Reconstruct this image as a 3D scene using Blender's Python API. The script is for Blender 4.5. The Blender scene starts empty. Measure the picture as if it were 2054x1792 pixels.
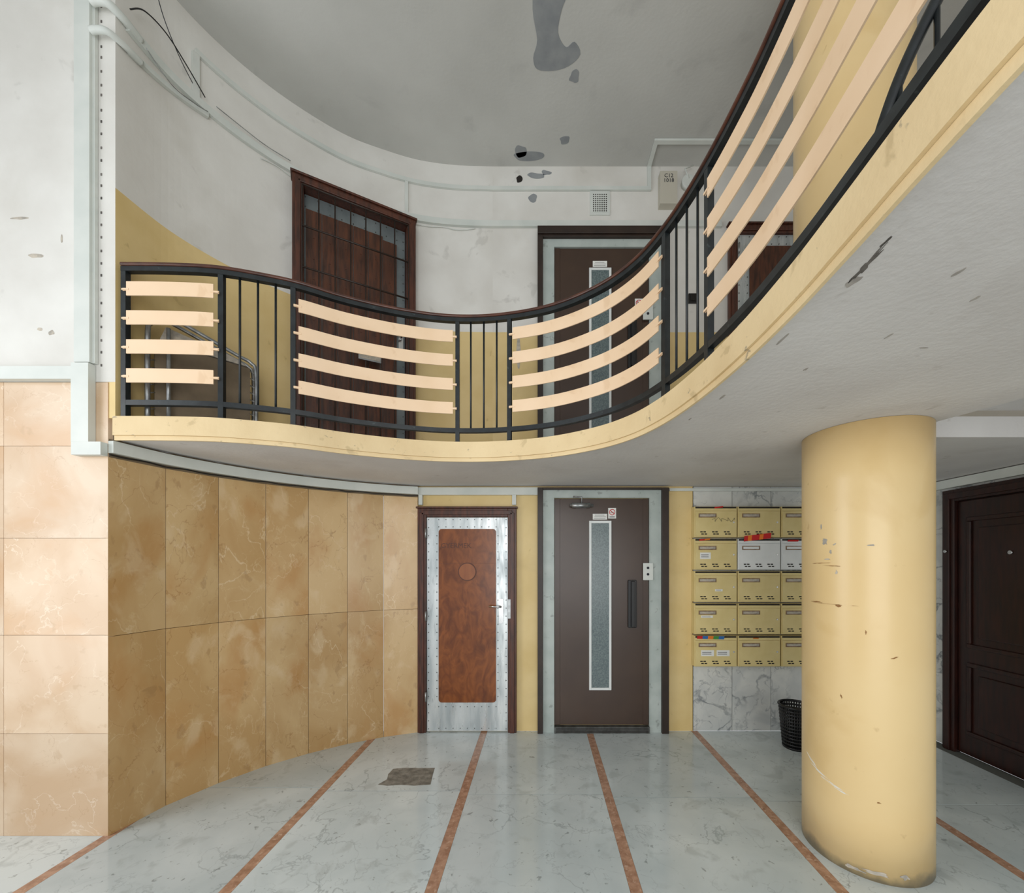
import bpy, bmesh, math, random
from mathutils import Vector, Matrix
random.seed(7)
scene = bpy.context.scene
COL = scene.collection
scene.view_settings.view_transform = 'Standard'

# ------------------------------------------------------------------ materials
def c(r, g, b):
    def f(u):
        u /= 255.0
        return u/12.92 if u <= 0.04045 else ((u+0.055)/1.055)**2.4
    return (f(r), f(g), f(b), 1.0)

def pm(name, c1, c2=None, scale=3, detail=6, rough=.6, metal=0, bump=0, bscale=40, stretch=(1,1,1),
       lo=.35, hi=.65, spots=None, vein=None, tint=0, dist=0, rvar=0, zdirt=None):
    m = bpy.data.materials.new(name); m.use_nodes = True
    nt = m.node_tree; N = nt.nodes; L = nt.links
    bs = N['Principled BSDF']
    bs.inputs['Roughness'].default_value = rough
    bs.inputs['Metallic'].default_value = metal
    tc = N.new('ShaderNodeTexCoord')
    vec = tc.outputs['Object']
    at = None
    if tint:
        at = N.new('ShaderNodeAttribute'); at.attribute_name = 'tint'
        mul = N.new('ShaderNodeVectorMath'); mul.operation = 'SCALE'; mul.inputs[3].default_value = 37.0
        L.new(at.outputs['Color'], mul.inputs[0])
        add = N.new('ShaderNodeVectorMath'); add.operation = 'ADD'
        L.new(vec, add.inputs[0]); L.new(mul.outputs[0], add.inputs[1]); vec = add.outputs[0]
    mp = N.new('ShaderNodeMapping'); mp.inputs['Scale'].default_value = stretch
    L.new(vec, mp.inputs['Vector'])
    def noise(sc, det=6, d=0, v=None):
        n = N.new('ShaderNodeTexNoise'); n.inputs['Scale'].default_value = sc
        n.inputs['Detail'].default_value = det; n.inputs['Distortion'].default_value = d
        L.new(v if v else mp.outputs['Vector'], n.inputs['Vector']); return n.outputs['Fac']
    def mr(inp, a, b, x=0, y=1):
        n = N.new('ShaderNodeMapRange'); n.inputs[1].default_value = a; n.inputs[2].default_value = b
        n.inputs[3].default_value = x; n.inputs[4].default_value = y
        L.new(inp, n.inputs[0]); return n.outputs[0]
    def mix(fac, A, B):
        n = N.new('ShaderNodeMix'); n.data_type = 'RGBA'
        L.new(fac, n.inputs[0])
        for i, q in ((6, A), (7, B)):
            if isinstance(q, tuple): n.inputs[i].default_value = q
            else: L.new(q, n.inputs[i])
        return n.outputs[2]
    if c2 is None: c2 = c1
    col = mix(mr(noise(scale, detail, dist), lo, hi), c1, c2)
    if vein:
        vs_ = vein if isinstance(vein, list) else [vein]
        for vc, vs, vw, va in vs_:
            nf = noise(vs, 9, .4)
            sb = N.new('ShaderNodeMath'); sb.operation = 'SUBTRACT'; sb.inputs[1].default_value = .5; L.new(nf, sb.inputs[0])
            ab = N.new('ShaderNodeMath'); ab.operation = 'ABSOLUTE'; L.new(sb.outputs[0], ab.inputs[0])
            f1 = mr(ab.outputs[0], 0, vw, va, 0)
            gate = mr(noise(vs*.7+.3, 2), .42, .6, 0, 1)
            ml = N.new('ShaderNodeMath'); ml.operation = 'MULTIPLY'; L.new(f1, ml.inputs[0]); L.new(gate, ml.inputs[1])
            col = mix(ml.outputs[0], col, vc)
    if spots:
        for sp_ in spots:
            sc_, ss, st, sa = sp_[:4]; wd_ = sp_[4] if len(sp_) > 4 else .06
            col = mix(mr(noise(ss, 5, .4), st, st+wd_, 0, sa), col, sc_)
    if zdirt:
        zc, z0, z1, za = zdirt
        sp = N.new('ShaderNodeSeparateXYZ'); L.new(tc.outputs['Object'], sp.inputs[0])
        nz = N.new('ShaderNodeMath'); nz.operation = 'MULTIPLY_ADD'; nz.inputs[1].default_value = -.12
        L.new(noise(9, 4), nz.inputs[0]); L.new(sp.outputs[2], nz.inputs[2])
        col = mix(mr(nz.outputs[0], z0, z1, za, 0), col, zc)
    if tint:
        h = N.new('ShaderNodeHueSaturation')
        L.new(mr(at.outputs['Fac'], 0, 1, 1-tint, 1+tint), h.inputs['Value'])
        L.new(col, h.inputs['Color']); col = h.outputs[0]
    L.new(col, bs.inputs['Base Color'])
    if rvar:
        L.new(mr(noise(scale*2, 4), .3, .7, max(0, rough-rvar), min(1, rough+rvar)), bs.inputs['Roughness'])
    if bump:
        b = N.new('ShaderNodeBump'); b.inputs['Strength'].default_value = bump; b.inputs['Distance'].default_value = .01
        L.new(noise(bscale, 4), b.inputs['Height']); L.new(b.outputs[0], bs.inputs['Normal'])
    return m

M = {}
M['white'] = pm('white_plaster', c(228,226,220), c(216,213,206), 2.2, rough=.75, bump=.12, bscale=25,
                spots=[(c(190,187,180), 5, .65, .5), (c(204,200,190), 1.4, .55, .45, .12)])
M['ceil'] = pm('grey_ceiling_paint', c(202,202,197), c(186,186,181), .9, rough=.8, bump=.1, spots=[(c(172,172,168), 3, .60, .4, .1)])
M['soffit'] = pm('soffit_paint', c(218,215,212), c(206,202,199), 1.4, rough=.8, bump=.15,
                 spots=[(c(184,178,172), 9, .66, .5), (c(196,191,187), 2, .56, .4, .1)])
M['cement'] = pm('cement_patch', c(152,155,156), c(136,140,143), 9, rough=.9)
M['dark'] = pm('dark_gap', c(40,36,32), rough=.9)
M['joint'] = pm('stone_joint', c(118,102,80), rough=.9)
M['floorjoint'] = pm('floor_joint', c(96,98,92), rough=.9)
M['crack'] = pm('crack_plaster', c(120,114,108), c(78,74,70), 30, rough=.9)
M['faint'] = pm('faint_chip', c(176,170,162), c(156,150,144), 30, rough=.9)
M['yellow'] = pm('yellow_wall_paint', c(230,204,146), c(220,192,130), 3, rough=.5, bump=.08,
                 spots=[(c(190,162,108), 12, .68, .5), (c(202,176,124), 1.5, .56, .5, .12)])
M['column'] = pm('column_yellow_gloss', c(236,207,153), c(230,198,141), 1.5, rough=.31, bump=.05, bscale=8,
                 spots=[(c(202,168,114), 14, .69, .5), (c(222,188,128), 2.5, .56, .5, .1)], zdirt=(c(118,110,94), -.05, .0, .8))
M['fascia'] = pm('fascia_paint', c(233,209,164), c(222,196,150), 3, rough=.6, bump=.15,
                 spots=[(c(192,168,124), 10, .62, .6), (c(140,130,112), 24, .67, .7)])
M['slat'] = pm('peach_slat_paint', c(244,214,180), c(237,205,168), 4, rough=.5, spots=[(c(222,186,146), 9, .62, .4)])
M['iron'] = pm('black_iron_paint', c(34,40,42), c(22,26,28), 20, rough=.38,
               spots=[(c(70,80,80), 30, .68, .6)])
M['handwood'] = pm('handrail_wood', c(92,52,36), c(60,34,26), 10, rough=.35, stretch=(1,1,4))
M['tan'] = pm('tan_marble', c(213,181,132), c(194,157,105), 1.8, detail=12, rough=.26, dist=.6, tint=.09, lo=.38, hi=.6,
              stretch=(1,1,.6), vein=[(c(234,212,176), 4.0, .009, .55), (c(152,108,60), 6.0, .008, .55), (c(226,200,158), 11, .012, .4)],
              spots=[(c(184,128,62), 2.3, .55, .5, .14), (c(228,204,166), 5, .57, .4, .1), (c(156,120,78), 14, .64, .35)])
M['pinktan'] = pm('pinkish_tan_marble', c(220,196,168), c(204,173,139), 1.8, detail=12, rough=.28, dist=.6, tint=.06, lo=.38, hi=.6,
              vein=[(c(238,222,202), 4.0, .008, .5), (c(176,136,96), 6.0, .006, .4)], spots=[(c(200,152,100), 2.0, .55, .5, .14), (c(186,152,114), 12, .64, .35)])
M['wmarble'] = pm('white_marble', c(220,220,214), c(200,202,199), 4, detail=9, rough=.3, dist=1, tint=.05,
                  vein=[(c(112,118,122), 3.0, .025, .9), (c(134,138,142), 7.0, .02, .8)])
M['floor'] = pm('floor_marble', c(213,221,221), c(194,204,205), 2.2, detail=10, rough=.13, dist=.5, tint=.07, rvar=.06,
                vein=[(c(140,149,151), 2.5, .008, .6), (c(158,166,168), 6.0, .009, .5)], spots=[(c(118,123,122), 26, .655, .6), (c(172,180,179), 7, .58, .5, .1)])
M['stripe'] = pm('red_stone_stripe', c(192,152,126), c(160,120,96), 30, rough=.25, spots=[(c(212,182,160), 45, .6, .6)])
M['broken'] = pm('broken_screed', c(148,143,132), c(112,107,98), 22, rough=.9, bump=.6)
M['brown'] = pm('lift_door_brown', c(70,52,40), c(63,46,36), 3, rough=.33)
M['darkframe'] = pm('dark_brown_frame', c(52,38,30), c(40,29,23), 6, rough=.45)
M['greyframe'] = pm('grey_green_frame', c(188,196,191), c(170,180,175), 5, rough=.5, spots=[(c(130,134,130), 16, .64, .6)])
M['wood'] = pm('varnished_wood', c(142,80,36), c(108,56,24), 5, detail=10, rough=.24, stretch=(2,2,1), dist=2.0,
               spots=[(c(84,42,18), 5, .56, .5, .12)])
M['wooddark'] = pm('dark_aged_wood', c(96,54,32), c(62,35,22), 4, detail=8, rough=.4, stretch=(8,8,1), dist=.6,
               spots=[(c(48,28,18), 6, .56, .6)])
M['disc'] = pm('disc_wood', c(156,92,48), c(136,76,38), 4, detail=8, rough=.3, stretch=(5,5,1))
M['framewood'] = pm('frame_wood', c(92,50,34), c(60,34,24), 6, rough=.4, stretch=(8,8,1))
M['mahog'] = pm('mahogany', c(50,22,15), c(32,15,11), 5, rough=.33, stretch=(8,8,1))
M['alu'] = pm('aluminium_sheet', c(224,228,228), c(180,188,190), 3, rough=.38, metal=.6, rvar=.14, stretch=(5,5,.8), detail=10,
              spots=[(c(156,162,164), 9, .60, .5, .1)])
M['aludark'] = pm('dark_aluminium', c(132,140,141), c(100,108,110), 3, rough=.45, metal=.3)  # darker, greyer aluminium tone for the grille door leaf
M['chrome'] = pm('chrome', c(205,205,205), rough=.2, metal=1)
M['steel'] = pm('steel', c(180,182,182), c(140,142,142), 20, rough=.35, metal=.8)
M['sillm'] = pm('worn_sill_metal', c(110,112,110), c(78,80,78), 20, rough=.5, metal=.5)
M['glass'] = pm('wired_glass', c(112,126,126), c(84,98,100), 90, detail=2, rough=.25)
M['whitepl'] = pm('white_plastic', c(230,233,231), c(220,224,222), 4, rough=.45)
M['trunk'] = pm('trunking_plastic', c(218,221,215), c(205,210,204), 4, rough=.5)
M['black'] = pm('black_plastic', c(20,20,21), rough=.4)
M['mail'] = pm('mailbox_yellow', c(226,206,146), c(215,194,131), 6, rough=.4)
M['mailw'] = pm('mailbox_white', c(232,234,232), c(222,224,222), 6, rough=.4)
M['plate'] = pm('bronze_nameplate', c(150,120,90), c(110,86,64), 40, rough=.4)
M['paper'] = pm('paper', c(235,235,230), rough=.7)
M['red'] = pm('red_print', c(205,34,34), rough=.6)
M['orange'] = pm('orange_print', c(240,130,40), rough=.6)
M['blue'] = pm('blue_print', c(50,110,180), rough=.6)
M['greenp'] = pm('green_print', c(70,150,70), rough=.6)
M['beige'] = pm('beige_box', c(196,191,176), rough=.5)
M['board'] = pm('worn_brown_board', c(130,114,92), c(104,90,70), 6, rough=.7)
M['scuff'] = pm('grey_scuff', c(200,190,174), c(160,154,144), 30, rough=.8)
M['whitescuff'] = pm('white_scratch', c(232,228,218), rough=.8)
M['brownmark'] = pm('brown_scratch', c(150,108,62), rough=.8)
M['ink'] = pm('ink', c(40,42,50), rough=.8)
M['engrave'] = pm('engraved_letters', c(84,42,22), rough=.5)

# ------------------------------------------------------------------ mesh builder
class MB:
    def __init__(s): s.v=[]; s.f=[]; s.m=[]; s.t=[]; s.sm=[]
    def add(s, vs, fs, m=0, t=.5, smooth=False):
        b = len(s.v); s.v += [tuple(v) for v in vs]
        for f in fs:
            s.f.append([b+i for i in f]); s.m.append(m); s.t.append(t); s.sm.append(smooth)
        return s
    def box(s, x0, x1, y0, y1, z0, z1, m=0, t=.5):
        vs = [(x,y,z) for x in (x0,x1) for y in (y0,y1) for z in (z0,z1)]
        return s.add(vs, [(0,1,3,2),(4,6,7,5),(0,4,5,1),(2,3,7,6),(0,2,6,4),(1,5,7,3)], m, t)
    def tube(s, pts, r, n=8, m=0, closed=False, t=.5):
        pts = [Vector(p) for p in pts]; K = len(pts)
        rs = r if isinstance(r, (list, tuple)) else [r]*K
        vs = []; prev = None
        for i, p in enumerate(pts):
            if closed: tg = pts[(i+1) % K]-pts[i-1]
            else: tg = pts[min(i+1, K-1)]-pts[max(i-1, 0)]
            tg.normalize()
            if prev is None:
                a = Vector((0,0,1)) if abs(tg.z) < .9 else Vector((1,0,0))
                u = tg.cross(a).normalized()
            else:
                u = (prev - tg*prev.dot(tg)).normalized()
            prev = u; w = tg.cross(u)
            for k in range(n):
                an = 2*math.pi*k/n
                vs.append(p + (u*math.cos(an)+w*math.sin(an))*rs[i])
        fs = []
        for i in range(K if closed else K-1):
            j = (i+1) % K
            for k in range(n):
                k2 = (k+1) % n
                fs.append((i*n+k, i*n+k2, j*n+k2, j*n+k))
        s.add(vs, fs, m, t, True)
        if not closed:
            b = len(s.v)-len(vs)
            s.f.append([b+k for k in range(n)]); s.m.append(m); s.t.append(t); s.sm.append(False)
            s.f.append([b+(K-1)*n+k for k in range(n)]); s.m.append(m); s.t.append(t); s.sm.append(False)
        return s
    def sweep(s, path, o0, o1, z0, z1, m=0, t=.5, smooth=False):
        K = len(path); nn = normals(path); vs = []
        g = lambda a, i: a[i] if isinstance(a, (list, tuple)) else a
        for i, (p, n) in enumerate(zip(path, nn)):
            for o in (o0, o1):
                for z in (z0, z1):
                    vs.append((p[0]+n[0]*g(o,i), p[1]+n[1]*g(o,i), g(z,i)))
        fs = []
        for i in range(K-1):
            a = i*4; b = a+4
            fs += [(a,a+1,b+1,b),(a+2,b+2,b+3,a+3),(a,b,b+2,a+2),(a+1,a+3,b+3,b+1)]
        fs += [(0,2,3,1), (4*K-4,4*K-3,4*K-1,4*K-2)]
        return s.add(vs, fs, m, t, smooth)
    def prism(s, poly, a0, a1, plane='xz', m=0, t=.5):
        K = len(poly); vs = []
        for a in (a0, a1):
            for (u, w) in poly:
                vs.append((u, a, w) if plane == 'xz' else (u, w, a) if plane == 'xy' else (a, u, w))
        fs = [tuple(range(K)), tuple(range(2*K-1, K-1, -1))]
        fs += [(i, (i+1) % K, K+(i+1) % K, K+i) for i in range(K)]
        return s.add(vs, fs, m, t)

def normals(path):
    out = []
    for i in range(len(path)):
        a = path[max(i-1, 0)]; b = path[min(i+1, len(path)-1)]
        dx, dy = b[0]-a[0], b[1]-a[1]; l = math.hypot(dx, dy) or 1
        out.append((-dy/l, dx/l))
    return out
def offset(path, d):
    return [(p[0]+n[0]*d, p[1]+n[1]*d) for p, n in zip(path, normals(path))]
def catmull(pts, k=10):
    P = [pts[0]]+list(pts)+[pts[-1]]; out = []
    for i in range(1, len(P)-2):
        p0, p1, p2, p3 = P[i-1], P[i], P[i+1], P[i+2]
        for j in range(k):
            t = j/k
            out.append(tuple(.5*((2*p1[q])+(-p0[q]+p2[q])*t+(2*p0[q]-5*p1[q]+4*p2[q]-p3[q])*t*t+(-p0[q]+3*p1[q]-3*p2[q]+p3[q])*t**3) for q in range(len(p1))))
    out.append(tuple(pts[-1])); return out
def smooth_closed(pts, k=4):
    n = len(pts); out = []
    for i in range(n):
        p0, p1, p2, p3 = pts[i-1], pts[i], pts[(i+1) % n], pts[(i+2) % n]
        for j in range(k):
            t = j/k
            out.append(tuple(.5*((2*p1[q])+(-p0[q]+p2[q])*t+(2*p0[q]-5*p1[q]+4*p2[q]-p3[q])*t*t+(-p0[q]+3*p1[q]-3*p2[q]+p3[q])*t**3) for q in (0, 1)))
    return out
def cum(path):
    s = [0]
    for a, b in zip(path, path[1:]): s.append(s[-1]+math.dist(a, b))
    return s
def at(path, S, s):
    s = max(0, min(S[-1], s))
    for i in range(len(S)-1):
        if S[i+1] >= s:
            f = (s-S[i])/((S[i+1]-S[i]) or 1)
            return tuple(path[i][q]+(path[i+1][q]-path[i][q])*f for q in range(len(path[0])))
    return path[-1]
def sub(path, S, s0, s1, step=.03):
    n = max(1, int(abs(s1-s0)/step))
    return [at(path, S, s0+(s1-s0)*i/n) for i in range(n+1)]
def s_ratio(path, S, r, s_from=0):
    k = int(S[-1]/.004)
    for i in range(k):
        s = i*.004
        if s < s_from: continue
        p = at(path, S, s)
        if p[1] <= .05: break
        q = p[0]/p[1]
        if q >= r: return s
    return S[-1]
def rrect(x0, x1, z0, z1, r, n=6):
    out = []
    for cx, cz, a0 in ((x1-r, z1-r, 0), (x0+r, z1-r, 90), (x0+r, z0+r, 180), (x1-r, z0+r, 270)):
        for i in range(n+1):
            a = math.radians(a0+90*i/n); out.append((cx+r*math.cos(a), cz+r*math.sin(a)))
    return out
def circ(x, z, r, n=24):
    return [(x+r*math.cos(2*math.pi*i/n), z+r*math.sin(2*math.pi*i/n)) for i in range(n)]
def blob(x, y, rx, ry, n=18, jit=.3, rot=0):
    out = []
    for i in range(n):
        a = 2*math.pi*i/n; k = 1+random.uniform(-jit, jit)
        u, w = rx*k*math.cos(a), ry*k*math.sin(a)
        out.append((x+u*math.cos(rot)-w*math.sin(rot), y+u*math.sin(rot)+w*math.cos(rot)))
    return out
def sblob(x, y, rx, ry, n=9, jit=.28, rot=0):
    return smooth_closed(blob(x, y, rx, ry, n, jit, rot), 4)

def tag(o, label=None, cat=None, kind=None, group=None):
    if label: o['label'] = label
    if cat: o['category'] = cat
    if kind: o['kind'] = kind
    if group: o['group'] = group
    return o
def fin(mb, name, mats, parent=None, label=None, cat=None, kind=None, group=None, bevel=0, base=True):
    me = bpy.data.meshes.new(name)
    xs = [v[0] for v in mb.v]; ys = [v[1] for v in mb.v]; zs = [v[2] for v in mb.v]
    o = ((min(xs)+max(xs))/2, (min(ys)+max(ys))/2, min(zs) if base else (min(zs)+max(zs))/2)
    me.from_pydata([(v[0]-o[0], v[1]-o[1], v[2]-o[2]) for v in mb.v], [], mb.f)
    if isinstance(mats, str): mats = [mats]
    for k in mats: me.materials.append(M[k])
    for p, mi, sm in zip(me.polygons, mb.m, mb.sm):
        p.material_index = mi; p.use_smooth = sm
    at_ = me.color_attributes.new('tint', 'FLOAT_COLOR', 'CORNER')
    for p, t in zip(me.polygons, mb.t):
        for li in p.loop_indices: at_.data[li].color = (t, t, t, 1)
    bm = bmesh.new(); bm.from_mesh(me)
    bmesh.ops.recalc_face_normals(bm, faces=bm.faces[:]); bm.to_mesh(me); bm.free()
    ob = bpy.data.objects.new(name, me); COL.objects.link(ob); ob.location = o
    if parent: ob.parent = parent
    if bevel:
        b = ob.modifiers.new('bevel', 'BEVEL'); b.width = bevel; b.segments = 2; b.limit_method = 'ANGLE'
    return tag(ob, label, cat, kind, group)
def empty(name, loc, rot=0, parent=None, **k):
    e = bpy.data.objects.new(name, None); COL.objects.link(e); e.location = loc
    e.rotation_euler = (0, 0, rot); e.empty_display_size = .1
    if parent: e.parent = parent
    return tag(e, **k)
def text_into(mb, body, size, x, y, z, depth=.001, m=0, align='CENTER'):
    cu = bpy.data.curves.new('t', 'FONT'); cu.body = body; cu.size = size; cu.extrude = depth
    cu.align_x = align; cu.resolution_u = 2
    ob = bpy.data.objects.new('t', cu); COL.objects.link(ob)
    bpy.context.view_layer.update()
    dg = bpy.context.evaluated_depsgraph_get()
    me = bpy.data.meshes.new_from_object(ob.evaluated_get(dg))
    vs = [(v.co.x+x, y-v.co.z, v.co.y+z) for v in me.vertices]
    mb.add(vs, [tuple(p.vertices) for p in me.polygons], m)
    bpy.data.objects.remove(ob); bpy.data.curves.remove(cu); bpy.data.meshes.remove(me)

# ------------------------------------------------------------------ key dimensions
ZS, ZF, ZC = 2.33, 2.45, 5.38          # soffit, upper floor, upper ceiling
YB, XR, YL = 3.80, 3.57, 2.336         # back wall, right wall, left front face
W = [(-2.53, YL)]
for a in (78, 64, 54, 44, 36, 28, 20):
    W.append((W[-1][0]+.3*math.cos(math.radians(a)), W[-1][1]+.3*math.sin(math.radians(a))))
WU = [(-2.487, YL), (-2.452, 2.629)]+W[2:6]+[(-1.44,3.64),(-1.15,3.735),(-.82,3.785),(-.45,YB)]
WUs = catmull(WU, 8)
lowp = catmull(W, 6)
XU = WU[-1][0]

# ------------------------------------------------------------------ walls
rt = lambda: random.random()
mb = MB()
for i in range(7):
    a, b = W[i], W[i+1]
    mb.sweep([a, b], .02, .12, 0, 2.33, m=1)
    L = math.dist(a, b); g = .0014/L
    p = (a[0]+(b[0]-a[0])*g, a[1]+(b[1]-a[1])*g); q = (b[0]-(b[0]-a[0])*g, b[1]-(b[1]-a[1])*g)
    for z0, z1 in ((0, 1.166), (1.1690, 2.222)):
        mb.sweep([p, q], 0, .03, z0, z1, m=0, t=rt())
mb.sweep(W, .001, .05, 2.223, 2.33, m=1)  # drab strip above the marble, shade below the trunking put into its colour
mb.box(-4.6, -2.55, YL+.02, YL+.2, 0, 2.66, m=1)
zz = [0, .601, 1.177, 1.746, 2.286, 2.66]
for r in range(5):
    xs = [-2.53, -3.14, -3.75, -4.6]
    for k in range(3):
        mb.box(xs[k+1]+.001, xs[k]-(.001 if k else 0), YL, YL+.03, zz[r]+.001, zz[r+1]-.001, m=7, t=rt())
mb.box(-4.6, -2.487, YL, YL+.14, 2.662, ZC, m=2)
mb.sweep(WUs, .0, .1, ZF+.001, 3.80, m=3, smooth=False)
mb.sweep(WUs, -.0005, .1, 3.80, ZC, m=2, smooth=False)
for k in range(34):
    z = 2.75+k*.075+random.uniform(-.01,.01)
    mb.box(-2.572, -2.564, YL-.002, YL+.001, z, z+.014, m=4)
for bx, bz, rx, rz in ((-2.95,3.40,.04,.012),(-3.05,3.62,.05,.008),(-2.86,2.95,.02,.014),(-2.93,2.97,.015,.008),(-2.80,3.5,.006,.03)):
    mb.prism(sblob(bx, bz, rx, rz), YL-.001, YL+.001, 'xz', m=5)
fin(mb, 'wall_left', ['tan', 'joint', 'white', 'yellow', 'crack', 'scuff', 'dark', 'pinktan'], kind='structure', cat='wall',
    label='curved wall with tan marble slabs below, white plaster above')

mb = MB()
x0 = W[-1][0]-.02
mb.box(x0, XR+.15, YB+.004, YB+.2, 0, ZC, m=1)
mb.box(x0, 1.455, YB, YB+.01, 0, ZS, m=3)
xs = [1.46, 1.83, 2.20, 2.57, 2.94, 3.31, XR]
zs = [0, .62, 1.24, 1.86, ZS]
for i in range(len(xs)-1):
    for j in range(4):
        mb.box(xs[i]+.002, xs[i+1]-.002, YB, YB+.01, zs[j]+.002, zs[j+1]-.002, m=0, t=rt())
mb.box(XU, XR, YB, YB+.01, ZS, 3.80, m=3)
mb.box(XU, XR, YB-.0005, YB+.01, 3.80, ZC, m=2)
for px, pz, rx, rz, k in ((-.03,5.29,.09,.03,4),(-.07,5.07,.045,.04,4),(.06,5.32,.045,.025,4),(-.2,5.26,.028,.032,1),(-.2,3.6,.02,.13,5)):
    mb.prism(sblob(px, pz, rx, rz), YB-.002, YB, 'xz', m=k)
fin(mb, 'wall_back', ['wmarble', 'dark', 'white', 'yellow', 'cement', 'scuff'], kind='structure', cat='wall',
    label='back wall, yellow paint and white marble, white plaster above')

mb = MB()
mb.box(XR+.004, XR+.15, -1.6, YB, 0, ZC, m=1)
for i in range(9):
    y1 = YB-i*.6; y0 = max(-1.6, y1-.6)
    for j in range(4):
        mb.box(XR, XR+.01, y0+.001, y1-.001, zs[j]+.001, zs[j+1]-.001, m=0, t=rt())
mb.box(XR, XR+.01, -1.6, YB, ZS, ZC, m=2)
fin(mb, 'wall_right', ['wmarble', 'dark', 'white'], kind='structure', cat='wall', label='side wall with white marble slabs and plaster')

# ------------------------------------------------------------------ floor
mb = MB()
mb.box(-4.6, XR, -2.5, YB, -.1, -.002, m=2)
sx = [-4.53+i for i in range(9)]
w = .030
ysA = [-2.5, -1.2, .0, 1.4, 2.80, YB]
for i in range(8):
    ys = [y + (-.04*(i-3) if y == 2.80 else 0) for y in ysA]
    for j in range(5):
        a, b = sx[i]+w+.001, min(sx[i+1]-w-.001, XR)
        if a < b: mb.box(a, b, ys[j]+.0025, ys[j+1]-.0025, -.002, 0, m=0, t=rt())
for x in sx[:-1]:
    for j in range(22):
        y0 = -2.5+j*.3
        mb.box(x-w, x+w, y0+.0006, min(y0+.2994, YB), -.002, .0004, m=1)
mb.prism([(-1.14,3.10),(-1.05,3.115),(-.93,3.11),(-.82,3.115),(-.81,3.02),(-.79,2.88),(-.90,2.865),(-1.0,2.875),(-1.1,2.865),(-1.17,2.88),(-1.13,2.95),(-1.15,3.02)],
         -.002, .0008, 'xy', m=3)
fin(mb, 'floor', ['floor', 'stripe', 'floorjoint', 'broken'], kind='structure', cat='floor',
    label='pale marble floor with thin reddish stone stripes', base=False)

# ------------------------------------------------------------------ upper ceiling
mb = MB()
mb.box(-4.6, XR+.15, -1.6, YB+.1, ZC, ZC+.12, m=0)
cem = [smooth_closed([(-.02,2.55),(.13,2.5),(.19,2.62),(.15,2.72),(.13,2.84),(.19,2.92),(.25,2.89),(.30,2.96),(.22,3.03),(.1,3.06),(-.02,3.05),(-.05,2.98),(-.02,2.88),(-.05,2.72)]),
       sblob(.27,3.10,.04,.045), sblob(.22,3.56,.045,.035), sblob(-.1,3.70,.14,.04), sblob(-.17,3.66,.05,.05)]
for q in cem: mb.prism(q, ZC-.002, ZC, 'xy', m=1)
fin(mb, 'ceiling', ['ceil', 'cement'], kind='structure', cat='ceiling', label='grey painted ceiling with cement repair patches')

# ------------------------------------------------------------------ balcony
E = [(-2.485,2.340),(-2.2,2.344),(-1.92,2.365),(-1.68,2.43),(-1.5,2.50),(-1.28,2.63),(-.975,2.755),(-.652,2.828),(-.31,2.82),(.058,2.72),
     (.345,2.54),(.53,2.33),(.64,2.08),(.705,1.78),(.737,1.45),(.741,1.16),(.729,.94),(.715,.75),(.706,.58),(.704,.3),(.704,0),(.704,-.8),(.704,-1.5)]
edge = catmull(E, 10)
bal = empty('balcony', (.5, 3.0, ZS), label='curved balcony with grey soffit and yellow edge band', cat='balcony')
def rel(mb, e):
    l = e.location; mb.v = [(v[0]-l[0], v[1]-l[1], v[2]-l[2]) for v in mb.v]; return mb
poly = list(edge)+[(2.2,-1.5),(2.2,1.5),(2.14,1.76),(2.05,2.05),(2.02,2.31),(XR-.002,2.31),(XR-.002,YB-.003),(W[-1][0]+.03,YB-.003)]
poly += [p for p in reversed(offset(lowp, -.002))][:-2]
mb = MB(); mb.prism(poly, ZS, ZF, 'xy', m=0)
mb.box(2.21, XR-.002, -1.5, 2.30, ZF+.03, ZF+.08, m=0)
for q, k in ((blob(.80,.985,.006,.055,24,.5,-.12),1),(blob(.785,.905,.003,.02,12,.4),1),(sblob(.812,1.03,.012,.02),2),
             (sblob(1.05,1.0,.006,.014),2),(sblob(1.2,1.1,.005,.012),2),(sblob(1.0,1.5,.006,.010),2),(sblob(.79,1.3,.005,.04),2),(sblob(.80,1.75,.006,.03),2),
             (sblob(1.12,1.28,.004,.015),2),(sblob(1.3,1.35,.015,.003),2),(sblob(.76,2.02,.004,.02),2)):
    mb.prism(q, ZS-.0012, ZS, 'xy', m=k)
fin(rel(mb, bal), 'slab', ['soffit', 'crack', 'faint'], bal)
mb = MB()
mb.sweep(edge, -.022, -.001, 2.345, 2.456, smooth=False)
mb.sweep(edge, -.012, -.001, 2.318, 2.3445)
fin(rel(mb, bal), 'edge_band', ['fascia'], bal, label='pale yellow painted edge band')

# railing
def inset(p):
    if p[0] < .5: return .022
    y = p[1]
    if y > 2.15: return .022
    return min(.036, .022+.014*(2.15-y)/.75)
R = [(p[0]+n[0]*inset(p), p[1]+n[1]*inset(p)) for p, n in zip(edge, normals(edge))]
while R[0][0] < -2.470: R = R[1:]
SR = cum(R)
rail = empty('balcony_railing', (-.6, 2.88, ZF+.006), label='black iron balcony railing with peach slats and wooden handrail', cat='railing')
mb = MB(); mb.sweep(R, -.016, .016, 3.322, 3.350); fin(rel(mb, rail), 'top_rail', 'iron', rail)
mb = MB(); mb.sweep(R, -.024, .024, 3.351, 3.370); fin(rel(mb, rail), 'handrail', 'handwood', rail, bevel=.006, label='brown wooden handrail cap')
mb = MB(); mb.sweep(R, -.015, .015, 2.532, 2.562); fin(rel(mb, rail), 'bottom_rail', 'iron', rail)
ps = [.015]
for r in (-.7975, -.62, -.2075, -.0775, .315, .424): ps.append(s_ratio(R, SR, r))
ps += [ps[-1]+1.15, ps[-1]+1.15+.35]
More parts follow.
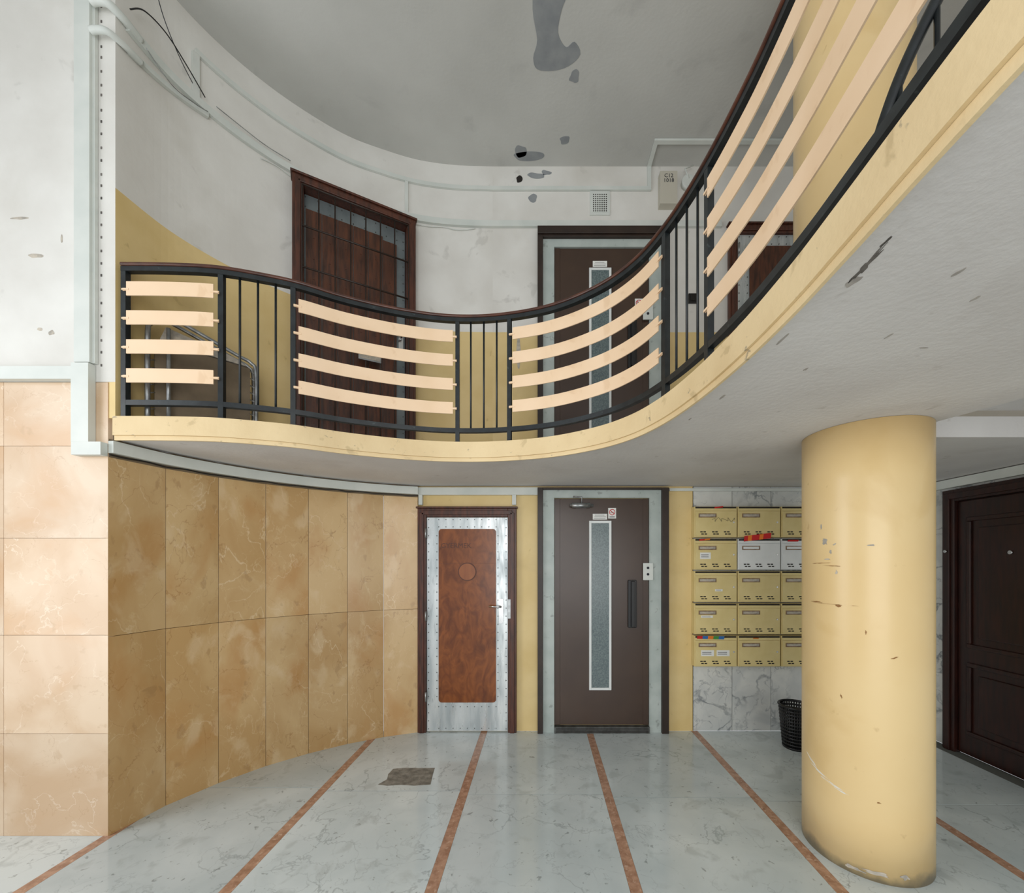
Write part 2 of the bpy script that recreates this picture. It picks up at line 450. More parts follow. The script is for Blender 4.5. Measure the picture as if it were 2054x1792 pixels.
for i, s in enumerate(ps):
    a, b = at(R, SR, max(0, s-.014)), at(R, SR, s+.014)
    mb = MB(); mb.sweep([a, b], -.0155, .0155, ZF+.007, 3.321)
    mb.sweep([at(R, SR, max(0, s-.022)), at(R, SR, s+.022)], -.020, .022, ZF+.007, ZF+.015)
    fin(rel(mb, rail), 'post', 'iron', rail)
for i in range(len(ps)-1):
    s0, s1 = ps[i], ps[i+1]
    if i % 2 == 1:
        for k in (1, 2, 3):
            p = at(R, SR, s0+(s1-s0)*k/4)
            mb = MB(); mb.tube([(p[0], p[1], 2.563), (p[0], p[1], 3.321)], .0065, 8)
            fin(rel(mb, rail), 'baluster', 'iron', rail)
    else:
        for zc in (3.21, 3.04, 2.87, 2.70):
            pth = sub(R, SR, s0+.030, s1-.030, .02)
            mb = MB()
            mb.sweep(pth, -.0275, -.022, zc-.041, zc+.041)
            for u, w_ in ((s0+.004, s0+.045), (s1-.045, s1-.004)):
                mb.sweep(sub(R, SR, u, w_), -.0295, -.0278, zc-.010, zc+.000)
                mb.sweep(sub(R, SR, u, w_), -.022, -.018, zc-.010, zc+.006)
            fin(rel(mb, rail), 'slat', 'slat', rail)

# stair railing on the upper floor
sr = empty('stair_railing', (1.45, 1.35, ZF+.003), label='black iron stair railing rising from the upper landing', cat='railing')
top = catmull([(1.28,1.62,2.95),(1.29,1.50,3.25),(1.36,1.42,3.50),(1.50,1.30,3.80),(1.70,1.1,4.15),(1.9,.9,4.5)], 8)
fin(rel(MB().tube(top, .02, 10), sr), 'handrail', 'iron', sr)
low = [(p[0]+.03, p[1]-.03, p[2]-.42) for p in top[10:]]
fin(rel(MB().tube(low, .012, 8), sr), 'lower_rail', 'iron', sr)
fin(rel(MB().tube([(1.28,1.62,ZF+.003),(1.28,1.62,2.97)], .018, 10), sr), 'post', 'iron', sr)
for k in (12, 18, 24, 30):
    p = top[k]
    fin(rel(MB().tube([(p[0],p[1],ZF+.003),(p[0],p[1],p[2])], .009, 8), sr), 'baluster', 'iron', sr)

# ------------------------------------------------------------------ columns
def column(name, cx, cy, r, z0, z1, marks, label):
    mb = MB(); n = 96
    zs = [z0+(z1-z0)*i/8 for i in range(9)]
    mb.tube([(cx, cy, z) for z in zs], r, n)
    ph = math.atan2(-cy, -cx)
    for dth, z, w_, h_, k, rot in marks:
        poly = blob(0, 0, w_, h_, 16, .45, rot)
        vs = []
        for rr in (r+.0003, r+.0012):
            for u, v in poly:
                a = ph+math.radians(dth)+u/r
                vs.append((cx+rr*math.cos(a), cy+rr*math.sin(a), z+v))
        K = 16
        mb.add(vs, [tuple(range(K)), tuple(range(2*K-1, K-1, -1))]+[(i, (i+1) % K, K+(i+1) % K, K+i) for i in range(K)], k)
    return fin(mb, name, ['column', 'scuff', 'brownmark', 'whitescuff'], label=label, cat='column')
mk = [(-34,1.72,.012,.018,1,.3),(-28,1.66,.007,.012,1,0),(-38,1.80,.004,.012,1,0),(-31,1.62,.014,.004,1,0),(-24,1.70,.008,.004,1,.5),(6,1.69,.014,.004,1,0),(-40,1.60,.05,.002,2,.05),
      (-26,1.585,.04,.0015,2,-.05),(-30,1.38,.10,.0015,2,0),(-44,1.385,.03,.003,2,0),(-20,1.375,.012,.006,2,0),(24,1.13,.016,.003,2,.4),(-22,1.55,.005,.012,1,0),
      (-52,.49,.05,.004,3,-.5),(-40,.45,.05,.004,3,-.3),(-28,.42,.05,.004,3,-.25),(-18,.40,.03,.003,3,-.2),(12,.40,.008,.003,2,0),(10,.045,.05,.01,1,0),(-8,.03,.04,.008,1,0),(34,.05,.02,.01,1,0),(2,1.25,.003,.01,2,0),(-18,.9,.003,.01,2,.2)]
column('column', 1.828, 2.254, .292, 0.0, ZS-.0015, mk, 'round glossy yellow column with scuffs under the balcony')
column('column.001', 1.752, 2.25, .273, ZF+.001, ZC-.001, [], 'round yellow column standing on the upper landing')

# ------------------------------------------------------------------ clad doors
def clad_door(name, loc, rot, w, h, text=False, grille=False, label='', wood='wood'):
    e = empty(name, loc, rot, label=label, cat='door', kind='structure')
    hw = w/2; fw = .08; fd = -.10 if grille else -.045
    mb = MB()
    for a, b in ((-hw, -hw+fw), (hw-fw, hw)):
        mb.box(a, b, fd, 0, 0, h)
        mid = (a+b)/2; mb.box(mid-.02, mid+.02, fd-.01, fd+.001, 0, h-fw/2)
    mb.box(-hw+fw, hw-fw, fd, 0, h-fw, h); mb.box(-hw+fw/2, hw-fw/2, fd-.01, fd+.0005, h-fw/2-.02, h-fw/2+.02)
    mb.box(-hw-.012, hw+.012, fd-.013, 0, h+.0005, h+.018)
    fin(mb, 'door_frame', 'framewood', e, bevel=.004)
    lx0, lx1, lz0, lz1 = -hw+fw+.004, hw-fw-.004, .012, h-fw-.004
    sL, sR = (.006, .07) if grille else (.112, .11)
    px0, px1, pz0, pz1 = lx0+sL, lx1-sR, lz0+(.03 if grille else .27), lz1-(.12 if grille else .108)
    mb = MB(); mb.box(lx0, lx1, -.025, 0, lz0, lz1)
    if not grille: mb.box(lx0+.004, lx1-.004, -.027, -.0245, lz0+.002, pz0-.02)
    def riv(x, z): mb.prism(circ(x, z, .005, 8), -.029, -.0245, 'xz', m=1)
    n = int((lz1-lz0)/.075)
    for i in range(n+1):
        z = lz0+.02+(lz1-lz0-.04)*i/n
        for x in ((lx1-.015,) if grille else (lx0+.015, lx1-.015)): riv(x, z)
        if pz0 < z < pz1 and not grille:
            riv(px0-.018, z); riv(px1+.018, z)
    for i in range(9):
        x = px0+(px1-px0)*i/8
        for z in (lz1-.02, pz1+.02): riv(x, z)
        if not grille:
            for z in (pz0-.04, lz0+.025): riv(x, z)
    fin(mb, 'door_leaf', ['aludark' if grille else 'alu', 'sillm'], e, label='riveted aluminium sheet door leaf')
    mb = MB()
    if grille:
        for k in range(6):
            xa, xb = px0+(px1-px0)*k/6+.002, px0+(px1-px0)*(k+1)/6-.002
            mb.box(xa, xb, -.034, -.0255, pz0, pz1-(.03 if k == 5 else 0))
            for zz_ in [pz0+.1+.17*q for q in range(11)]: mb.prism(circ((xa+xb)/2, zz_, .006, 8), -.037, -.0335, 'xz', m=1)
    else:
        mb.prism(rrect(px0, px1, pz0, pz1, .03), -.032, -.0255, 'xz')
        cx = (px0+px1)/2; cz = pz1-.405
        mb.prism(circ(cx, cz, .086, 40), -.036, -.0315, 'xz', m=1)
        mb.prism(circ(cx, cz, .078, 40), -.039, -.0355, 'xz', m=2)
    if text:
        text_into(mb, 'GYERMEK', .066, px0+.165, -.0325, pz1-.18, .0008, 1)
        mb.box(px0+.02, px1-.004, -.0324, -.0315, cz+.080, cz+.082, m=1)
    fin(mb, 'wood_panel', ['wooddark' if grille else wood, 'engrave', 'disc'], e, label='varnished brown wood panel with round disc' if not grille else 'dark aged wooden plank panel')
    mb = MB(); hx = lx1-(.035 if grille else .062); hz = 1.16
    mb.prism(rrect(hx-.02, hx+.02, hz-.13, hz+.10, .01), -.033, -.0275, 'xz')
    mb.tube([(hx, -.03, hz+.03), (hx, -.07, hz+.03), (hx-.02, -.075, hz+.03), (hx-.11, -.075, hz+.035)], .009, 10)
    mb.prism(circ(hx, hz-.06, .012), -.038, -.0325, 'xz')
    fin(mb, 'handle', 'chrome', e, label='chrome lever handle with plate')
    if not grille:
        mb = MB(); mb.box(lx1+.0045, lx1+.03, -.062, -.0555, hz-.08, hz+.10)
        fin(mb, 'strike_plate', 'steel', e)
        for z in (h-.28, h*.5, .3):
            mb = MB(); mb.tube([(lx0-.002, -.063, z), (lx0-.002, -.063, z+.09)], .008, 8)
            fin(mb, 'hinge', 'steel', e)
    if grille:
        mb = MB(); gy = -.125; gx0, gx1, gz0, gz1 = -hw+fw-.01, hw-fw+.01, .03, h-fw-.01
        for x in [gx0+(gx1-gx0)*i/7 for i in range(8)]: mb.tube([(x, gy, gz0), (x, gy, gz1)], .006, 6)
        for z in [gz0, .35, 1.0, 1.52, 1.85, gz1]: mb.tube([(gx0, gy, z), (gx1, gy, z)], .007, 6)
        for x in (gx0, gx1):
            for z in (.35, 1.85): mb.tube([(x, gy, z), (x, -.112, z)], .006, 6)
        fin(mb, 'security_grille', 'darkframe', e, label='dark iron bar grille')
        mb = MB(); mb.box(.0, .18, -.140, -.134, .88, .97); mb.box(.01, .17, -.142, -.1395, .89, .96, m=1)
        fin(mb, 'letter_plate', ['steel', 'scuff'], e, label='metal letter plate on the grille')
    return e
clad_door('door_1', (-.687, YB-.001, 0), 0, .932, 2.115, text=True, label='riveted metal-clad door with varnished wood panel')
a, b = (-2.02, 3.262), (-1.18, 3.722)
clad_door('door_2', ((a[0]+b[0])/2, (a[1]+b[1])/2, ZF+.001), math.atan2(b[1]-a[1], b[0]-a[0]), .96, 2.27, grille=True,
          label='brown wooden door behind an iron grille in the curved wall')
clad_door('door_3', (2.26, YB-.001, ZF+.001), 0, .95, 2.34, label='brown metal-edged door on the upper landing', wood='wooddark')

# ------------------------------------------------------------------ lift doors
def lift_door(name, z, top, closer, label):
    e = empty(name, (.59, YB-.001, z), 0, label=label, cat='lift door', kind='structure')
    mb = MB(); T = top+.10
    mb.box(-.612, -.562, -.065, 0, 0, T); mb.box(.555, .62, -.065, 0, 0, T); mb.box(-.562, .555, -.065, 0, T-.02, T)
    if not closer: mb.box(-.612, .62, -.08, 0, T+.0005, T+.07)
    fin(mb, 'outer_frame', 'darkframe', e, bevel=.003)
    mb = MB()
    mb.box(-.561, -.455, -.035, 0, 0, T-.021); mb.box(.442, .554, -.035, 0, 0, T-.021); mb.box(-.455, .442, -.035, 0, top+.006, T-.021)
    mb.box(-.461, -.455, -.04, -.034, 0, top+.006); mb.box(.442, .448, -.04, -.034, 0, top+.006)
    fin(mb, 'inner_frame', 'greyframe', e, label='grey-green painted steel frame')
    mb = MB(); mb.box(-.452, .438, -.022, 0, .07, top); mb.box(-.452, -.40, -.026, -.0215, .07, top); mb.box(.385, .438, -.026, -.0215, .07, top)
    fin(mb, 'door_leaf', 'brown', e, bevel=.002, label='dark brown painted door leaf')
    mb = MB(); mb.box(-.454, .441, -.06, 0, 0, .06)
    for i in range(4):
        mb.box(-.44, .43, -.0615, -.0595, .008+i*.013, .014+i*.013, m=1)
    fin(mb, 'sill', ['sillm', 'dark'], e, label='dark ribbed metal sill')
    wz0, wz1 = .40, top-.21 if closer else top-.19
    wx0, wx1 = -.125, .085
    mb = MB(); g = .022
    mb.box(wx0, wx0+g, -.036, -.0225, wz0, wz1); mb.box(wx1-g, wx1, -.036, -.0225, wz0, wz1)
    mb.box(wx0+g, wx1-g, -.036, -.0225, wz0, wz0+g); mb.box(wx0+g, wx1-g, -.036, -.0225, wz1-g, wz1)
    fin(mb, 'window_frame', 'whitepl', e, bevel=.002, label='white narrow window frame')
    mb = MB(); mb.box(wx0+g, wx1-g, -.029, -.0225, wz0+g, wz1-g); fin(mb, 'window_glass', 'glass', e, label='grey-green wired glass strip')
    mb = MB(); mb.prism(rrect(.24, .322, .99, 1.44, .012), -.05, -.0225, 'xz'); mb.box(.265, .30, -.075, -.0495, 1.0, 1.43)
    fin(mb, 'handle', 'black', e, bevel=.004, label='long black pull handle')
    mb = MB(); mb.prism(rrect(.38, .472, 1.44, 1.60, .006), -.052, -.041, 'xz')
    for zz_ in (1.555, 1.495): mb.prism(circ(.425, zz_, .012, 14), -.056, -.0515, 'xz', m=1)
    mb.box(.40, .45, -.041, -.0265, 1.45, 1.59)
    fin(mb, 'control_plate', ['trunk', 'ink'], e, label='pale call button plate')
    sz = wz1+.012
    mb = MB(); mb.box(-.09, .045, -.028, -.0225, sz, sz+.055)
    for k, (l0, l1) in enumerate(((-.08,.03),(-.075,.035),(-.07,.02))):
        mb.box(l0, l1, -.0285, -.0275, sz+.010+k*.015, sz+.013+k*.015, m=1)
    fin(mb, 'notice', ['paper', 'ink'], e, label='small white printed notice')
    nx, nz = (.093, sz+.06) if closer else (.345, 1.60)
    mb = MB(); mb.box(nx-.037, nx+.037, -.0285, -.0265 if not closer else -.0225, nz-.05, nz+.05)
    ring = [(nx+.026*math.cos(t_), -.0295, nz+.01+.026*math.sin(t_)) for t_ in [2*math.pi*i/24 for i in range(24)]]
    mb.tube(ring, .003, 6, 1, closed=True); mb.tube([(nx-.018,-.0295,nz+.028),(nx+.018,-.0295,nz-.008)], .003, 6, 1)
    mb.box(nx-.016, nx+.014, -.0295, -.0284, nz+.007, nz+.012, m=2); mb.box(nx-.025, nx+.025, -.0295, -.0284, nz-.038, nz-.032, m=2)
    fin(mb, 'no_smoking_sign', ['paper', 'red', 'ink'], e, label='white no smoking sign with red ring')
    if closer:
        mb = MB(); zc = top-.07
        mb.tube([(-.31,-.07,zc),(-.29,-.07,zc),(-.289,-.07,zc),(-.12,-.07,zc),(-.119,-.07,zc),(-.09,-.07,zc)], [.014,.014,.022,.022,.014,.014], 14)
        mb.box(-.25, -.15, -.05, -.0225, zc-.02, zc+.02)
        mb.tube([(-.2,-.07,zc+.02),(-.2,-.085,zc+.075),(-.28,-.075,zc+.08)], .007, 8)
        fin(mb, 'door_closer', 'steel', e, label='silver hydraulic door closer')
    return e
lift_door('door_4', 0, 2.21, True, 'dark brown lift door with narrow glass strip')
lift_door('door_5', ZF+.001, 2.13, False, 'dark brown lift door on the upper landing')

# ------------------------------------------------------------------ dark panelled door in the side wall
e = empty('door_6', (XR-.001, 2.98, 0), -math.pi/2, label='dark mahogany panelled apartment door', cat='door', kind='structure')
hw, h = .50, 2.225
mb = MB()
mb.box(-hw, -hw+.10, -.06, 0, 0, h); mb.box(hw-.10, hw, -.06, 0, 0, h); mb.box(-hw+.10, hw-.10, -.06, 0, h-.10, h)
mb.box(-hw+.02, -hw+.07, -.075, -.0595, 0, h-.03); mb.box(hw-.07, hw-.02, -.075, -.0595, 0, h-.03); mb.box(-hw+.07, hw-.07, -.075, -.0595, h-.08, h-.03)
fin(mb, 'door_frame', 'mahog', e, bevel=.004)
mb = MB(); mb.box(-hw+.102, hw-.102, -.03, 0, .01, h-.103)
for x0_, x1_ in ((-.32, .32),):
    for z0_, z1_ in ((.18, .78), (.90, 1.98)):
        t_ = .035
        mb.box(x0_, x1_, -.048, -.0295, z0_, z0_+t_); mb.box(x0_, x1_, -.048, -.0295, z1_-t_, z1_)
        mb.box(x0_, x0_+t_, -.048, -.0295, z0_+t_, z1_-t_); mb.box(x1_-t_, x1_, -.048, -.0295, z0_+t_, z1_-t_)
        mb.box(x0_+.09, x1_-.09, -.046, -.0295, z0_+.09, z1_-.09)
fin(mb, 'door_leaf', 'mahog', e, bevel=.008)
mb = MB(); mb.tube([(.0,-.047,1.68),(.0,-.06,1.68)], .014, 16); fin(mb, 'peephole', 'chrome', e, label='chrome peephole')
mb = MB(); mb.tube([(-.45,-.0755,1.70),(-.45,-.09,1.70)], .012, 16); fin(mb, 'bell_button', 'chrome', e)

# ------------------------------------------------------------------ trunking
full = list(WUs)+[(-.2, YB), (.2, YB), (.6, YB), (1.02, YB)]
full2 = full+[(1.4, YB), (1.72, YB)]
SW = cum(full)
mb = MB()
mb.sweep(lowp, -.04, -.002, 2.245, 2.315)
mb.box(W[-1][0]+.005, .02, YB-.04, YB-.002, 2.245, 2.315)
mb.box(-2.70, -2.53, YL-.04, YL-.002, 2.225, 2.30)
mb.box(-2.70, -2.60, YL-.041, YL-.002, 2.300, 2.755)
mb.box(-4.5, -2.70, YL-.04, YL-.002, 2.662, 2.735)
mb.box(-1.145, -1.11, YB-.04, YB-.002, 2.15, 2.244); mb.box(-.262, -.225, YB-.04, YB-.002, 2.15, 2.244)
fin(mb, 'cable_trunking', 'trunk', label='white cable trunking under the balcony along the marble wall', cat='cable trunking')
mb = MB(); mb.box(-2.69, -2.60, YL-.035, YL-.002, 2.762, ZC-.002); mb.box(-2.60, -2.585, YL-.02, YL-.002, 2.762, ZC-.002)
fin(mb, 'cable_trunking', 'trunk', label='tall vertical white trunking on the plaster wall', cat='cable trunking')
mb = MB(); mb.sweep(full2[2:], -.028, -.002, 4.79, 4.845)
mb.tube(catmull([(-2.58,YL-.045,4.83),(-2.54,YL-.045,4.835),(-2.49,YL-.035,4.83),(-2.463,YL+.03,4.82),(-2.462,YL+.12,4.818)], 6), .023, 12)
mb.tube(catmull([(-2.58,YL-.045,4.66),(-2.54,YL-.045,4.665),(-2.49,YL-.035,4.665),(-2.463,YL+.03,4.668),(-2.455,YL+.12,4.68)], 6), .018, 12)
q = sub(full, SW, .06, .52, .05); zl = [4.66+.10*i/(len(q)-1) for i in range(len(q))]
mb.sweep(q, -.028, -.002, zl, [z+.03 for z in zl])
fin(mb, 'cable_trunking', 'trunk', label='grey-white trunking running above the upper doors', cat='cable trunking')
s1 = s_ratio(full, SW, (390-1083)/800)
mb = MB(); mb.sweep(sub(full, SW, s1, SW[-1], .04), -.022, -.002, 5.14, 5.175)
mb.sweep(sub(full, SW, s1-.02, s1+.02), -.022, -.002, 4.847, 5.139)
s2 = s_ratio(full, SW, (815-1083)/800)
mb.sweep(sub(full, SW, s2-.015, s2+.015, .03), -.022, -.002, 4.847, 5.139)
mb.box(1.02, 1.055, YB-.022, YB-.002, 5.14, ZC-.003); mb.box(1.02, 1.055, 3.58, YB-.022, ZC-.022, ZC-.003); mb.box(1.02, 2.9, 3.545, 3.58, ZC-.022, ZC-.003)
fin(mb, 'cable_trunking', 'trunk', label='thin trunking near the ceiling of the curved wall', cat='cable trunking')
mb = MB(); mb.box(XR-.04, XR-.002, -1.4, YB-.003, 2.25, 2.322)
fin(mb, 'cable_trunking', 'trunk', label='white trunking above the mahogany door', cat='cable trunking')
mb = MB(); mb.box(1.23, XR-.045, YB-.02, YB-.002, 2.285, 2.31)
fin(mb, 'cable_trunking', 'trunk', label='thin trunking above the mailboxes', cat='cable trunking')

def cable(pts, r, label, k='black'):
    fin(MB().tube(catmull(pts, 8), r, 6), 'cable', k, label=label, cat='cable')
cable([(-2.44,2.375,4.90),(-2.42,2.44,4.98),(-2.39,2.55,4.99),(-2.37,2.68,4.94),(-2.35,2.80,4.87)], .004, 'thin black cable looping over the white trunking')
cable([(-2.43,2.50,5.30),(-2.42,2.56,5.12),(-2.405,2.66,4.98),(-2.385,2.78,4.88)], .0025, 'thin dark wire hanging down the curved wall', 'ink')
cable([(-2.43,2.46,4.78),(-2.40,2.60,4.72),(-2.36,2.72,4.74),(-2.33,2.80,4.77)], .003, 'thin grey cable sagging below the trunking', 'steel')
cable([(-2.32,2.86,4.875),(-2.24,2.98,4.87),(-2.14,3.11,4.86),(-2.02,3.23,4.86)], .003, 'thin grey cable along the curved wall', 'steel')
pth = [(p[0], p[1], 4.765-.01*math.sin(i*.9)) for i, p in enumerate(offset(WUs, -.012)) if i > 22][::3]
cable(pth[:-1], .0035, 'cable sagging under the upper trunking', 'trunk')
pth = [(p[0], p[1], 2.236-.004*math.sin(i*1.3)) for i, p in enumerate(offset(lowp, -.010))][::2]
cable(pth, .004, 'dark line painting the shade under the trunking')  # black tube drawn as the shadow line below the trunking

# ------------------------------------------------------------------ wall fittings
mb = MB(); mb.box(.475, .665, YB-.012, YB-.001, 4.91, 5.135)
mb.box(.495, .645, YB-.014, YB-.0115, 4.93, 5.115, m=0)
for i in range(7):
    for j in range(9): mb.prism(circ(.51+i*.02, 4.945+j*.0195, .006, 8), YB-.0152, YB-.0135, 'xz', m=1)
fin(mb, 'vent_grille', ['trunk', 'dark'], label='white perforated ventilation grille on plaster', cat='vent')
mb = MB(); mb.box(1.125, 1.285, YB-.07, YB-.001, 4.965, 5.27)
text_into(mb, 'C12', .05, 1.205, YB-.071, 5.21, .0008, 1); text_into(mb, '1018', .05, 1.205, YB-.071, 5.165, .0008, 1)
fin(mb, 'junction_box', ['beige', 'ink'], label='beige electrical box lettered C12 1018', cat='electrical box', bevel=0)
mb = MB(); mb.tube([(1.40, YB-.001, 5.20), (1.40, YB-.05, 5.20)], .06, 20); mb.tube([(1.40,YB-.05,5.22),(1.36,YB-.06,5.30),(1.44,YB-.05,5.34)], .006, 6)
fin(mb, 'junction_box', ['trunk'], label='round white junction box with loose wires', cat='electrical box')
mb = MB(); mb.box(1.41, 1.49, YB-.02, YB-.001, 4.07, 4.16); mb.box(1.43, 1.47, YB-.026, YB-.0195, 4.09, 4.14)
fin(mb, 'light_switch', 'black', label='black light switch beside the lift door', cat='light switch', bevel=.003)

# ------------------------------------------------------------------ mailboxes
def mailbox_template(body):
    e = empty('mailbox', (0, 0, 0))
    w_, h_ = .396, .288
    mb = MB(); mb.box(0, w_, 0, .078, 0, h_)
    b = fin(mb, 'mailbox_body', [body], e, bevel=.003)
    mb = MB(); mb.box(.008, w_-.008, -.008, -.0005, .008, h_-.045)
    for gx in (.06, .17, .28):
        for r_ in (0, 1):
            for k in (0, 1): mb.box(gx+k*.03-.01*r_, gx+k*.03+.024-.01*r_, -.0086, -.0079, .026+r_*.020, .036+r_*.020, m=1)
    mb.tube([(.36,-.014,.14),(.36,-.0075,.14)], .008, 12, 2)
    d = fin(mb, 'mailbox_door', [body, 'dark', 'chrome'], e, bevel=.002)
    mb = MB(); mb.box(.004, w_-.004, -.006, -.0005, h_-.040, h_-.018); mb.box(.008, w_-.008, -.003, -.0006, h_-.0175, h_-.003, m=1)
    f = fin(mb, 'slot_flap', [body, 'dark'], e)
    mb = MB(); mb.box(.035, .20, -.012, -.0082, .185, .222); mb.box(.045, .19, -.0126, -.0118, .193, .214, m=1)
    n = fin(mb, 'name_plate', ['plate', 'mailw' if body == 'mailw' else 'scuff'], e, label='bronze name plate')
    return e, [b, d, f, n]
ty, tyc = mailbox_template('mail'); tw, twc = mailbox_template('mailw')
for r_ in range(5):
    for k in range(3):
        white = (r_ == 1 and k > 0)
        t, ch = (tw, twc) if white else (ty, tyc)
        o = t.copy(); COL.objects.link(o); o.name = 'mailbox'
        o.location = (1.442+.405*k, YB-.0792, .634+.3015*(4-r_))
        tag(o, 'white metal mailbox in the wall bank' if white else 'yellow metal mailbox in the wall bank', 'mailbox', group='wall mailboxes')
        for q_ in ch:
            cc = q_.copy(); COL.objects.link(cc); cc.parent = o
for t, ch in ((ty, tyc), (tw, twc)):
    for q_ in ch: bpy.data.objects.remove(q_)
    bpy.data.objects.remove(t)

def sticker(x, z, w_, h_, label):
    mb = MB(); y = YB-.0792-.0095
    mb.box(x, x+w_, y, y+.0012, z, z+h_)
    for k in range(2): mb.box(x+.01, x+w_*.8, y-.0004, y, z+h_*(.3+.3*k), z+h_*(.38+.3*k), m=1)
    fin(mb, 'sticker', ['paper', 'ink'], label=label, cat='sticker')
zr = lambda r_: .634+.3015*(4-r_)
sticker(1.49, zr(1)+.10, .10, .06, 'small white label on a yellow mailbox')
sticker(1.63, zr(2)+.10, .07, .02, 'small white label on a yellow mailbox')
sticker(1.50, zr(3)+.155, .11, .022, 'small white label on a yellow mailbox')
sticker(1.50, zr(4)+.10, .12, .055, 'small white label on a yellow mailbox')
sticker(1.645, zr(4)+.10, .12, .055, 'small white label on a yellow mailbox')
pts = [(1.60+.02*i+.012*math.sin(i*2.1), YB-.0885, zr(0)+.165+.02*math.sin(i*2.6)) for i in range(12)]
fin(MB().tube(catmull(pts, 4), .0013, 5), 'scribble', 'ink', label='pen scribble on a yellow mailbox', cat='graffiti')
def flyer(x, z, w_, h_, ang, cols, label):
    mb = MB(); n = len(cols); y = YB-.0792-.014
    for i in range(n):
        a, b = x+w_*i/n, x+w_*(i+1)/n
        zz0 = z+ang*(i/n); zz1 = z+ang*((i+1)/n)
        vs = [(a,y,zz0),(b,y,zz1),(b,y-.012,zz1+h_),(a,y-.012,zz0+h_),(a,y+.001,zz0),(b,y+.001,zz1),(b,y-.011,zz1+h_),(a,y-.011,zz0+h_)]
        mb.add(vs, [(0,1,2,3),(7,6,5,4),(0,4,5,1),(3,2,6,7),(0,3,7,4),(1,5,6,2)], i)
    fin(mb, 'flyer', cols, label=label, cat='leaflet')
flyer(1.48, zr(1)+.268, .10, .014, .01, ['red', 'orange'], 'red leaflet tucked into a yellow mailbox')
flyer(1.895, zr(1)+.262, .25, .05, .03, ['red', 'orange', 'red', 'red', 'orange', 'red', 'red'], 'red and orange leaflet lying across a white mailbox slot')
flyer(1.62, zr(0)+.268, .08, .012, .01, ['red'], 'red leaflet tucked into a yellow mailbox')
flyer(1.46, zr(4)+.262, .25, .03, -.005, ['red', 'blue', 'orange', 'greenp', 'blue'], 'multicoloured leaflets stuffed into a yellow mailbox')
flyer(1.98, zr(4)+.262, .05, .012, .0, ['orange'], 'orange leaflet tucked into a yellow mailbox')
flyer(2.30, zr(1)+.262, .10, .015, .0, ['red'], 'red leaflet tucked into a white mailbox')

# ------------------------------------------------------------------ waste bin
e = empty('waste_bin', (2.225, 3.47, 0), label='black plastic mesh waste bin beside the column', cat='waste bin')
mb = MB(); n = 40
zsb = [.012+.35*i/12 for i in range(13)]
for i, z in enumerate(zsb):
    r_ = .095+.030*z/.36
    mb.tube([(r_*math.cos(2*math.pi*k/n), r_*math.sin(2*math.pi*k/n), z) for k in range(n)], .0085, 6, closed=True)
for k in range(n):
    a = 2*math.pi*k/n; ca, sa = math.cos(a), math.sin(a)
    mb.tube([(.096*ca, .096*sa, .012), (.125*ca, .125*sa, .362)], .006, 5)
fin(mb, 'basket', 'black', e)
mb = MB(); mb.tube([(0,0,0),(0,0,.014)], .1, 28); fin(mb, 'base', 'black', e)
mb = MB(); mb.tube([(.128*math.cos(2*math.pi*k/32), .128*math.sin(2*math.pi*k/32), .365) for k in range(32)], .011, 8, closed=True)
fin(mb, 'rim', 'black', e)

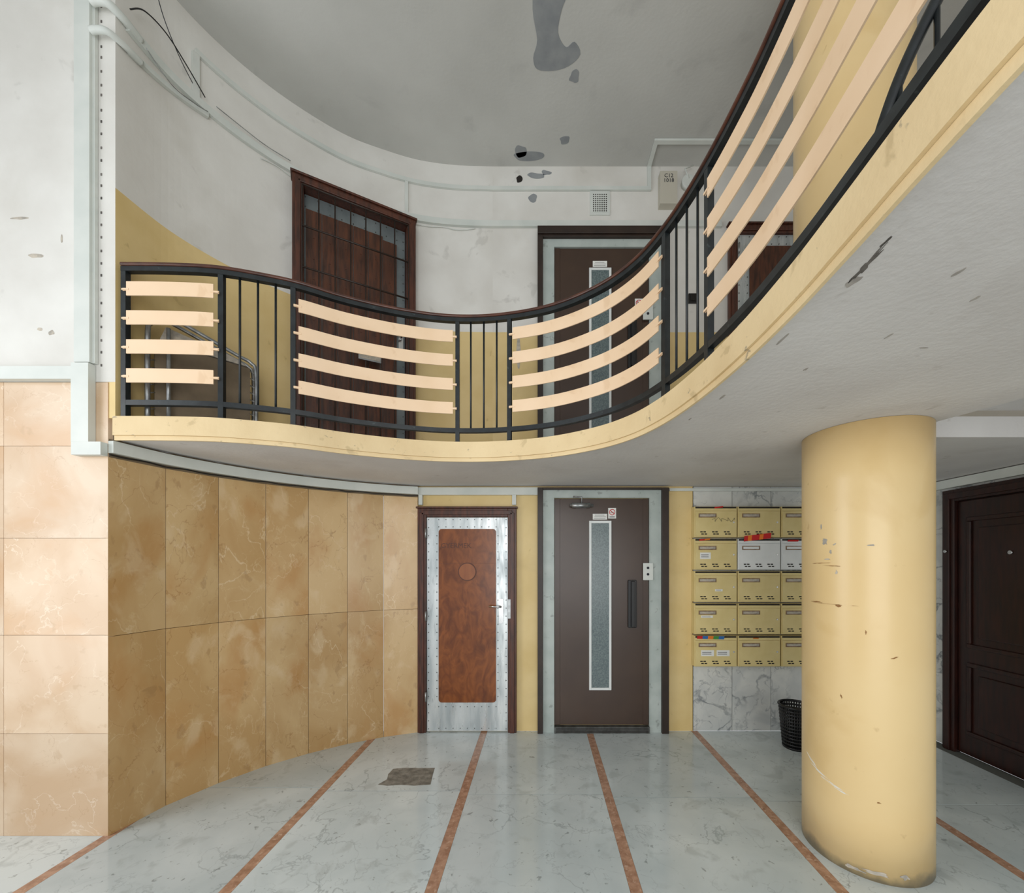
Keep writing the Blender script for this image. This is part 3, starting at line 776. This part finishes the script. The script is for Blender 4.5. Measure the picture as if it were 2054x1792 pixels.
# ------------------------------------------------------------------ folded bed on the landing
A, B = Vector((-2.40, 2.44, 0)), Vector((-2.03, 2.84, 0))
ang = math.atan2(B.y-A.y, B.x-A.x); Lb = (B-A).length
e = empty('folding_bed', (A.x, A.y, ZF+.001), ang, label='folded metal camp bed leaning beside the railing', cat='folding bed')
for y in (-.035, .045):
    pts = [(0,y,.012),(0,y,.55),(.015,y,.64),(.06,y,.68),(.12,y,.68),(Lb-.12,y,.58),(Lb-.03,y,.55),(Lb,y,.47),(Lb,y,.012)]
    fin(MB().tube(catmull(pts, 5), .012, 8), 'bed_frame', 'steel', e)
fin(MB().tube([(.09,-.06,.012),(.09,-.06,.60)], .011, 8), 'leg', 'steel', e)
fin(MB().tube([(.0,-.035,.62),(.0,.045,.62)], .009, 8), 'crossbar', 'steel', e)
mb = MB(); mb.box(.03, Lb-.03, -.012, .028, .06, .52); fin(mb, 'mattress_board', 'board', e, label='worn brown folded board')
mb = MB(); mb.prism([(.05,.525),(Lb-.05,.525),(Lb-.12,.56),(.08,.62)], -.02, .03, 'xz'); fin(mb, 'bedding', 'scuff', e, label='folded pale fabric on the board')
for k in range(9):
    z = .08+k*.05
    for p0, p1 in (((.0,-.035,z),(.03,-.012,z+.02)), ((Lb,-.035,z),(Lb-.03,-.012,z+.02))):
        fin(MB().tube([p0, p1], .004, 6), 'spring', 'steel', e)

# ------------------------------------------------------------------ camera
cam = bpy.data.cameras.new('camera'); co = bpy.data.objects.new('camera', cam); COL.objects.link(co)
co.location = (0, 0, 1.6); co.rotation_euler = (math.pi/2, 0, 0)
cam.sensor_width = 36; cam.lens = 36*800/2054
cam.shift_x = -56/2054; cam.shift_y = 234/2054; cam.clip_start = .02
scene.camera = co

# ------------------------------------------------------------------ light
wd = bpy.data.worlds.new('world'); scene.world = wd; wd.use_nodes = True
bg = wd.node_tree.nodes['Background']; bg.inputs[0].default_value = (.92, .96, 1, 1); bg.inputs[1].default_value = .68
def area(name, loc, rot, sx_, sy_, p, col_):
    l = bpy.data.lights.new(name, 'AREA'); l.shape = 'RECTANGLE'; l.size = sx_; l.size_y = sy_; l.energy = p; l.color = col_
    o = bpy.data.objects.new(name, l); COL.objects.link(o); o.location = loc; o.rotation_euler = rot
area('daylight_entrance', (.4, -2.6, 2.0), (math.radians(97), 0, 0), 3.2, 3.2, 118, (.98, .99, .985))
area('daylight_side', (-4.4, .2, 2.0), (math.radians(92), 0, math.radians(-90)), 2.2, 3.0, 80, (.96, .98, 1))
